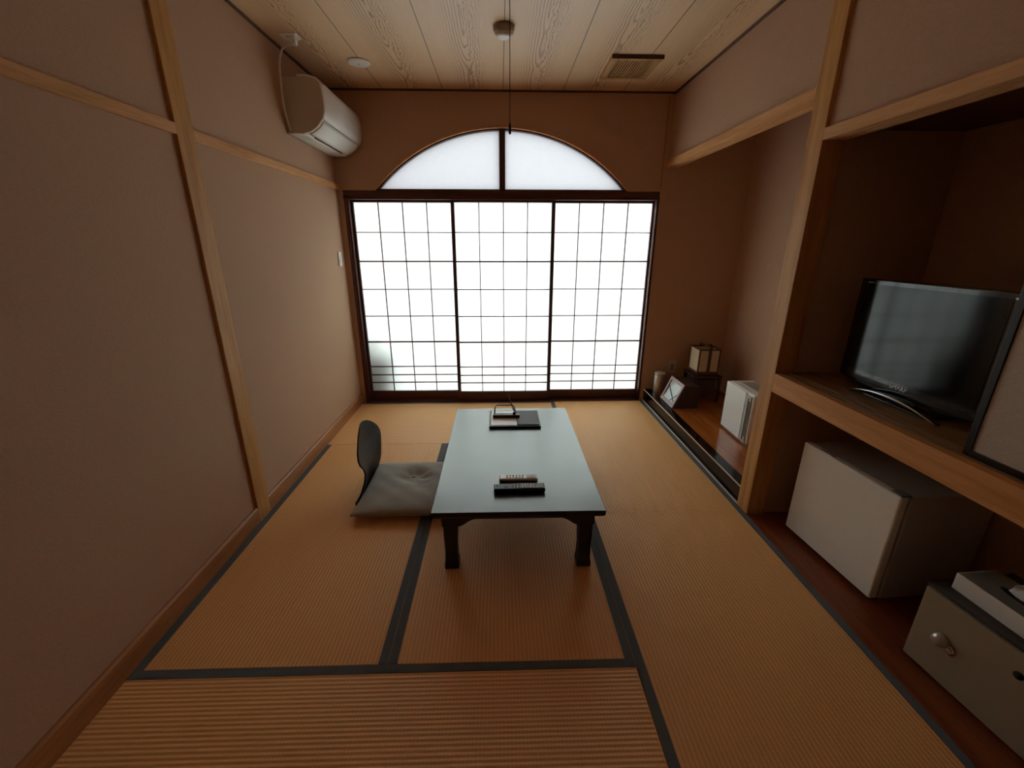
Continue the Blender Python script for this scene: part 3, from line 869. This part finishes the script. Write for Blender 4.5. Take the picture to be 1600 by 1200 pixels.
r = thing('paper_lantern', 'square cream paper lantern lamp with brown wooden bars in the alcove corner', 'lamp', (3.125, -.255, ZA + .240), 0)
w2 = .088
bm = bmesh.new(); bm_box(bm, -.075, .075, -.075, .075, .0005, .014); obj('base', bm, M['bwood'], r, bevel=.002)
bm = bmesh.new()
for sx in (-1, 1):
    for sy in (-1, 1): bm_box(bm, sx * w2 - .006, sx * w2 + .006, sy * w2 - .006, sy * w2 + .006, .014, .235)
for z in (.026, .226):
    for s in (-1, 1): bm_box(bm, -w2, w2, s * w2 - .005, s * w2 + .005, z - .006, z + .006); bm_box(bm, s * w2 - .005, s * w2 + .005, -w2, w2, z - .006, z + .006)
obj('frame', bm, M['bwood'], r, bevel=.001)
for s in (-1, 1):
    bm = bmesh.new(); bm_box(bm, -w2 + .006, w2 - .006, s * w2 - .0015, s * w2 + .0015, .032, .22); obj('paper_shade', bm, M['andon'], r)
    bm = bmesh.new(); bm_box(bm, s * w2 - .0015, s * w2 + .0015, -w2 + .006, w2 - .006, .032, .22); obj('paper_shade', bm, M['andon'], r)
for y0 in (-w2 - .013, w2 + .004):
    bm = bmesh.new(); bm_box(bm, -.012, .012, y0, y0 + .009, .0145, .255)
    obj('centre_bar', bm, M['bwood'], r, bevel=.001)
bm = bmesh.new(); bm_box(bm, -.012, .012, -w2 - .004, w2 + .004, .243, .255); obj('handle', bm, M['bwood'], r, bevel=.001)

r = thing('air_purifier', 'white air purifier with grey side strip standing on the alcove boards', 'air purifier', (3.005, -1.06, ZA), math.radians(-1.5))
PW, PH, PD = .178, .368, .20
bm = bmesh.new(); bm_box(bm, .012, PD, -PW, PW, .012, PH); obj('body', bm, M['white'], r, bevel=.014, seg=3)
bm = bmesh.new(); bm_box(bm, .02, PD - .01, -PW + .01, PW - .01, .0005, .012); obj('foot', bm, M['lgrey'], r)
bm = bmesh.new(); bm_box(bm, 0, .013, -PW + .085, PW - .003, .015, PH - .004); o = obj('front_panel', bm, M['white2'], r, bevel=.004); o['label'] = 'glossy white front panel'
bm = bmesh.new(); bm_box(bm, .003, .013, -PW + .022, -PW + .082, .015, PH - .015); o = obj('side_strip', bm, M['lgrey'], r, bevel=.003); o['label'] = 'grey translucent strip'
bm = bmesh.new(); bm_box(bm, .0, .004, -PW + .047, -PW + .054, .03, PH - .03); bm_box(bm, .0, .004, -PW + .030, -PW + .036, .06, PH - .05); obj('groove', bm, M['dgrey'], r)
bm = bmesh.new(); bm_box(bm, .07, PD - .02, -PW + .03, PW - .05, PH, PH + .003); obj('top_grille', bm, M['lgrey'], r)
for k in range(8):
    bm = bmesh.new(); y = -PW + .05 + k * .032; bm_box(bm, .08, PD - .03, y, y + .008, PH + .003, PH + .005); obj('vent_bar', bm, M['grey'], r)

# ================================================================== TELEVISION
ZS = .831
r = thing('television', 'black flat television on a curved chrome-edged stand on the right shelf', 'television', (2.932, -2.297, ZS), math.radians(-.5))
TW, T0, T1 = .308, .056, .480
# local: faces -x ; screen centre
bm = bmesh.new()
prof = [(-TW, T1), (-TW, T0)] + [(-TW * math.cos(PI * i / 16), T0 + .0 - .026 * math.sin(PI * i / 16)) for i in range(1, 16)] + [(TW, T0), (TW, T1)]
bm_prism(bm, prof, 'x', -.03, .012)
obj('casing', bm, M['black_gloss'], r, bevel=.006)
bm = bmesh.new(); bm_box(bm, .012, .07, -TW + .06, TW - .06, T0 + .06, T1 - .05); obj('rear_housing', bm, M['black'], r, bevel=.02)
bm = bmesh.new(); bm_box(bm, -.0315, -.0305, -TW + .024, TW - .030, T0 + .034, T1 - .022); obj('screen', bm, M['screen'], r)
bm = bmesh.new(); bm_box(bm, -.004, .03, -.06, .06, .010, T0 + .03); obj('neck', bm, M['black'], r, bevel=.004)
bm = bmesh.new(); bm_box(bm, -.045, .10, -.15, .15, .0005, .008)
obj('stand_base', bm, M['black_gloss'], r, bevel=.003)
bm = bmesh.new(); A = []
for k in range(33):
    u = -1 + k / 16; z = .001 + .034 * (1 - u * u); x = -.062 - .012 * (1 - u * u); hh = .0035 + .004 * (1 - u * u)
    A.append([bm.verts.new((x + a, u * .205, z + b)) for a, b in ((0, 0), (.022, 0), (.022, hh), (.004, hh * 1.3), (0, hh))])
for a, b in zip(A, A[1:]):
    for k in range(5): bm.faces.new((a[k], a[(k + 1) % 5], b[(k + 1) % 5], b[k]))
bm.faces.new(A[0]); bm.faces.new(A[-1][::-1])
o = obj('stand_trim', bm, M['chrome'], r, True); o['label'] = 'chrome arched bar along the front of the stand'
Rm = Matrix(((0, 0, -1, -.0312), (-1, 0, 0, .0), (0, 1, 0, T0 + .017), (0, 0, 0, 1)))
text_mesh('logo_lettering', 'SHARP', .026, M['white2'], r, Rm)
bm = bmesh.new(); bm_box(bm, -.0318, -.0303, TW - .070, TW - .040, T1 - .017, T1 - .014); obj('badge', bm, M['grey'], r)
bm = bmesh.new(); bm_box(bm, -.0318, -.0303, -TW + .004, -TW + .022, T1 - .022, T1 - .016); obj('sticker', bm, M['white2'], r)
bm = bmesh.new(); bm_box(bm, -.0318, -.0303, -.012, .012, T0 + .012, T0 + .016); obj('indicator_light', bm, M['dgrey'], r)

# sliding door in front of the near half of the recess
r = thing('door_4', 'beige paper sliding door with black frame in front of the television', 'sliding door', (2.763, -3.12, ZS - .004)); del r['category']; r['kind'] = 'structure'
dy0, dy1, dh = -.41, .415, 1.046
bm = bmesh.new(); bm_box(bm, -.004, .006, dy0 + .018, dy1 - .018, .022, dh - .02); obj('paper_panel', bm, M['fusuma'], r)
bm = bmesh.new()
bm_box(bm, -.009, .009, dy0, dy0 + .020, 0, dh); bm_box(bm, -.009, .009, dy1 - .020, dy1, 0, dh)
bm_box(bm, -.009, .009, dy0 + .02, dy1 - .02, 0, .024); bm_box(bm, -.009, .009, dy0 + .02, dy1 - .02, dh - .022, dh)
obj('black_frame', bm, M['blackframe'], r, bevel=.001)

# ================================================================== REFRIGERATOR
r = thing('refrigerator', 'small white refrigerator under the television shelf', 'refrigerator', (2.832, -1.975, 0), math.radians(4.0))
FW, FH = .502, .515
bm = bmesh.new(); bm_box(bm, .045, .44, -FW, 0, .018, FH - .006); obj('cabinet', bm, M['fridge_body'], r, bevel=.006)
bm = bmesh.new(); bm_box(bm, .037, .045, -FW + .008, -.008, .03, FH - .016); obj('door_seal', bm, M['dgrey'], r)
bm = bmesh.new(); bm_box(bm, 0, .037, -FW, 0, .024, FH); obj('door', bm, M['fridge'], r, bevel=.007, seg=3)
bm = bmesh.new(); bm_box(bm, .006, .034, -.165, -.085, FH, FH + .003); d_ = obj('badge', bm, M['lgrey'], r)
bm = bmesh.new(); bm_box(bm, .006, .050, -FW + .005, -FW + .05, FH, FH + .006); obj('hinge', bm, M['grey'], r, bevel=.001)
for sy in (-.04, -FW + .04):
    for sx in (.07, .40):
        bm = bmesh.new(); bm_lathe(bm, [(0, .0005), (.016, .0005), (.016, .018), (0, .018)], (sx, sy), 14); obj('foot', bm, M['dgrey'], r)

# ================================================================== SAFE AND TISSUE BOX
r = thing('safe', 'dark olive safe with round knob on the boards in the near right corner', 'safe', (2.808, -2.697, 0), math.radians(5.5))
SW, SH = .44, .318
bm = bmesh.new(); bm_box(bm, .022, .36, -SW, .0, .006, SH + .004); obj('body', bm, M['safe_body'], r, bevel=.003)
bm = bmesh.new(); bm_box(bm, 0, .020, -SW + .006, -.006, .012, SH - .006); obj('door', bm, M['safe'], r, bevel=.002)
bm = bmesh.new(); bm_box(bm, .008, .026, -SW, 0, SH - .004, SH + .006); o = obj('top_rim', bm, M['dgrey'], r, bevel=.001)
def lathe_x(prof, y, z, mat, name, p):
    bm = bmesh.new(); bm_lathe(bm, prof, (0, 0), 28)
    o = obj(name, bm, mat, p, True); o.rotation_euler = (0, -PI / 2, 0); o.location = (0, y, z); return o
k1 = lathe_x([(0, .0005), (.024, .0005), (.024, .010), (.020, .022), (.012, .028), (0, .029)], -.098, .168, M['steel'], 'knob', r)
k2 = lathe_x([(.0, .0005), (.016, .0005), (.016, .004), (.009, .005), (.008, .003), (0, .003)], -.125, .155, M['chrome'], 'key_ring', r)
k3 = lathe_x([(0, .0005), (.012, .0005), (.012, .004), (0, .005)], -.285, .245, M['dark'], 'keyhole', r)
bm = bmesh.new(); bm_box(bm, .03, .33, -SW + .02, -.02, .0005, .006); obj('foot', bm, M['dgrey'], r)

r = thing('tissue_box', 'white tissue box with grey top lying on the safe', 'tissue box', (2.872, -2.722, SH + .0045), math.radians(3))
bm = bmesh.new(); bm_box(bm, 0, .150, -.27, 0, 0.0005, .062); obj('carton', bm, M['white'], r, bevel=.002)
bm = bmesh.new(); bm_box(bm, .004, .146, -.266, -.004, .062, .0628); o = obj('printed_top', bm, plain('grey_green_print', '8E8B80', .6, var=.3, scale=30), r)
bm = bmesh.new(); n = 24
bm_prism(bm, [(.075 + .020 * math.cos(2 * PI * i / n), -.135 + .065 * math.sin(2 * PI * i / n)) for i in range(n)], 'z', .0628, .0634); obj('opening', bm, M['dark'], r)
bm = bmesh.new()
rows = []
for j in range(7):
    t_ = j / 6
    rows.append([bm.verts.new((.075 + (.012 + .02 * t_) * math.sin(u * 7 + j) * .5 + .01 * t_, -.185 + u * .10 * (1 - .4 * t_) + .012 * t_, .060 + .042 * math.sin(t_ * 1.5) * (1 + .3 * math.sin(u * 9)))) for u in [i / 10 for i in range(11)]])
for a, b in zip(rows, rows[1:]):
    for i in range(10): bm.faces.new((a[i], a[i + 1], b[i + 1], b[i]))
o = obj('tissue', bm, M['paper_w'], r, True); o.modifiers.new('thickness', 'SOLIDIFY').thickness = .0006

# unseen planter added outside to shade the lower left of the first screen
bm = bmesh.new(); ring_loft(bm, [(.17, .13, 0), (.20, .17, .50)]); 
pl = thing('shade_planter', 'added dark shape outside, shading the lower left of the first screen', 'planter', (.12, .315, -.06))
obj('pot', bm, M['dark_plastic'], pl)
bm = bmesh.new()
for k in range(46):
    a = random.uniform(0, 2 * PI); rr_ = random.uniform(.02, .18); h = random.uniform(.45, .80)
    p = Vector((math.cos(a) * rr_, math.sin(a) * rr_ * .7, .40)); q = Vector((math.cos(a) * rr_ * 1.6, math.sin(a) * rr_ * 1.2, h)); m_ = (p + q) / 2
    s = Vector((-math.sin(a), math.cos(a), 0)) * .02
    v = [bm.verts.new(x) for x in (p - s * .4, m_ - s * 1.4, q, m_ + s * 1.4, p + s * .4)]
    f = bm.faces.new(v)
lv = obj('foliage', bm, M['dark_plastic'], pl); lv.modifiers.new('thickness', 'SOLIDIFY').thickness = .002
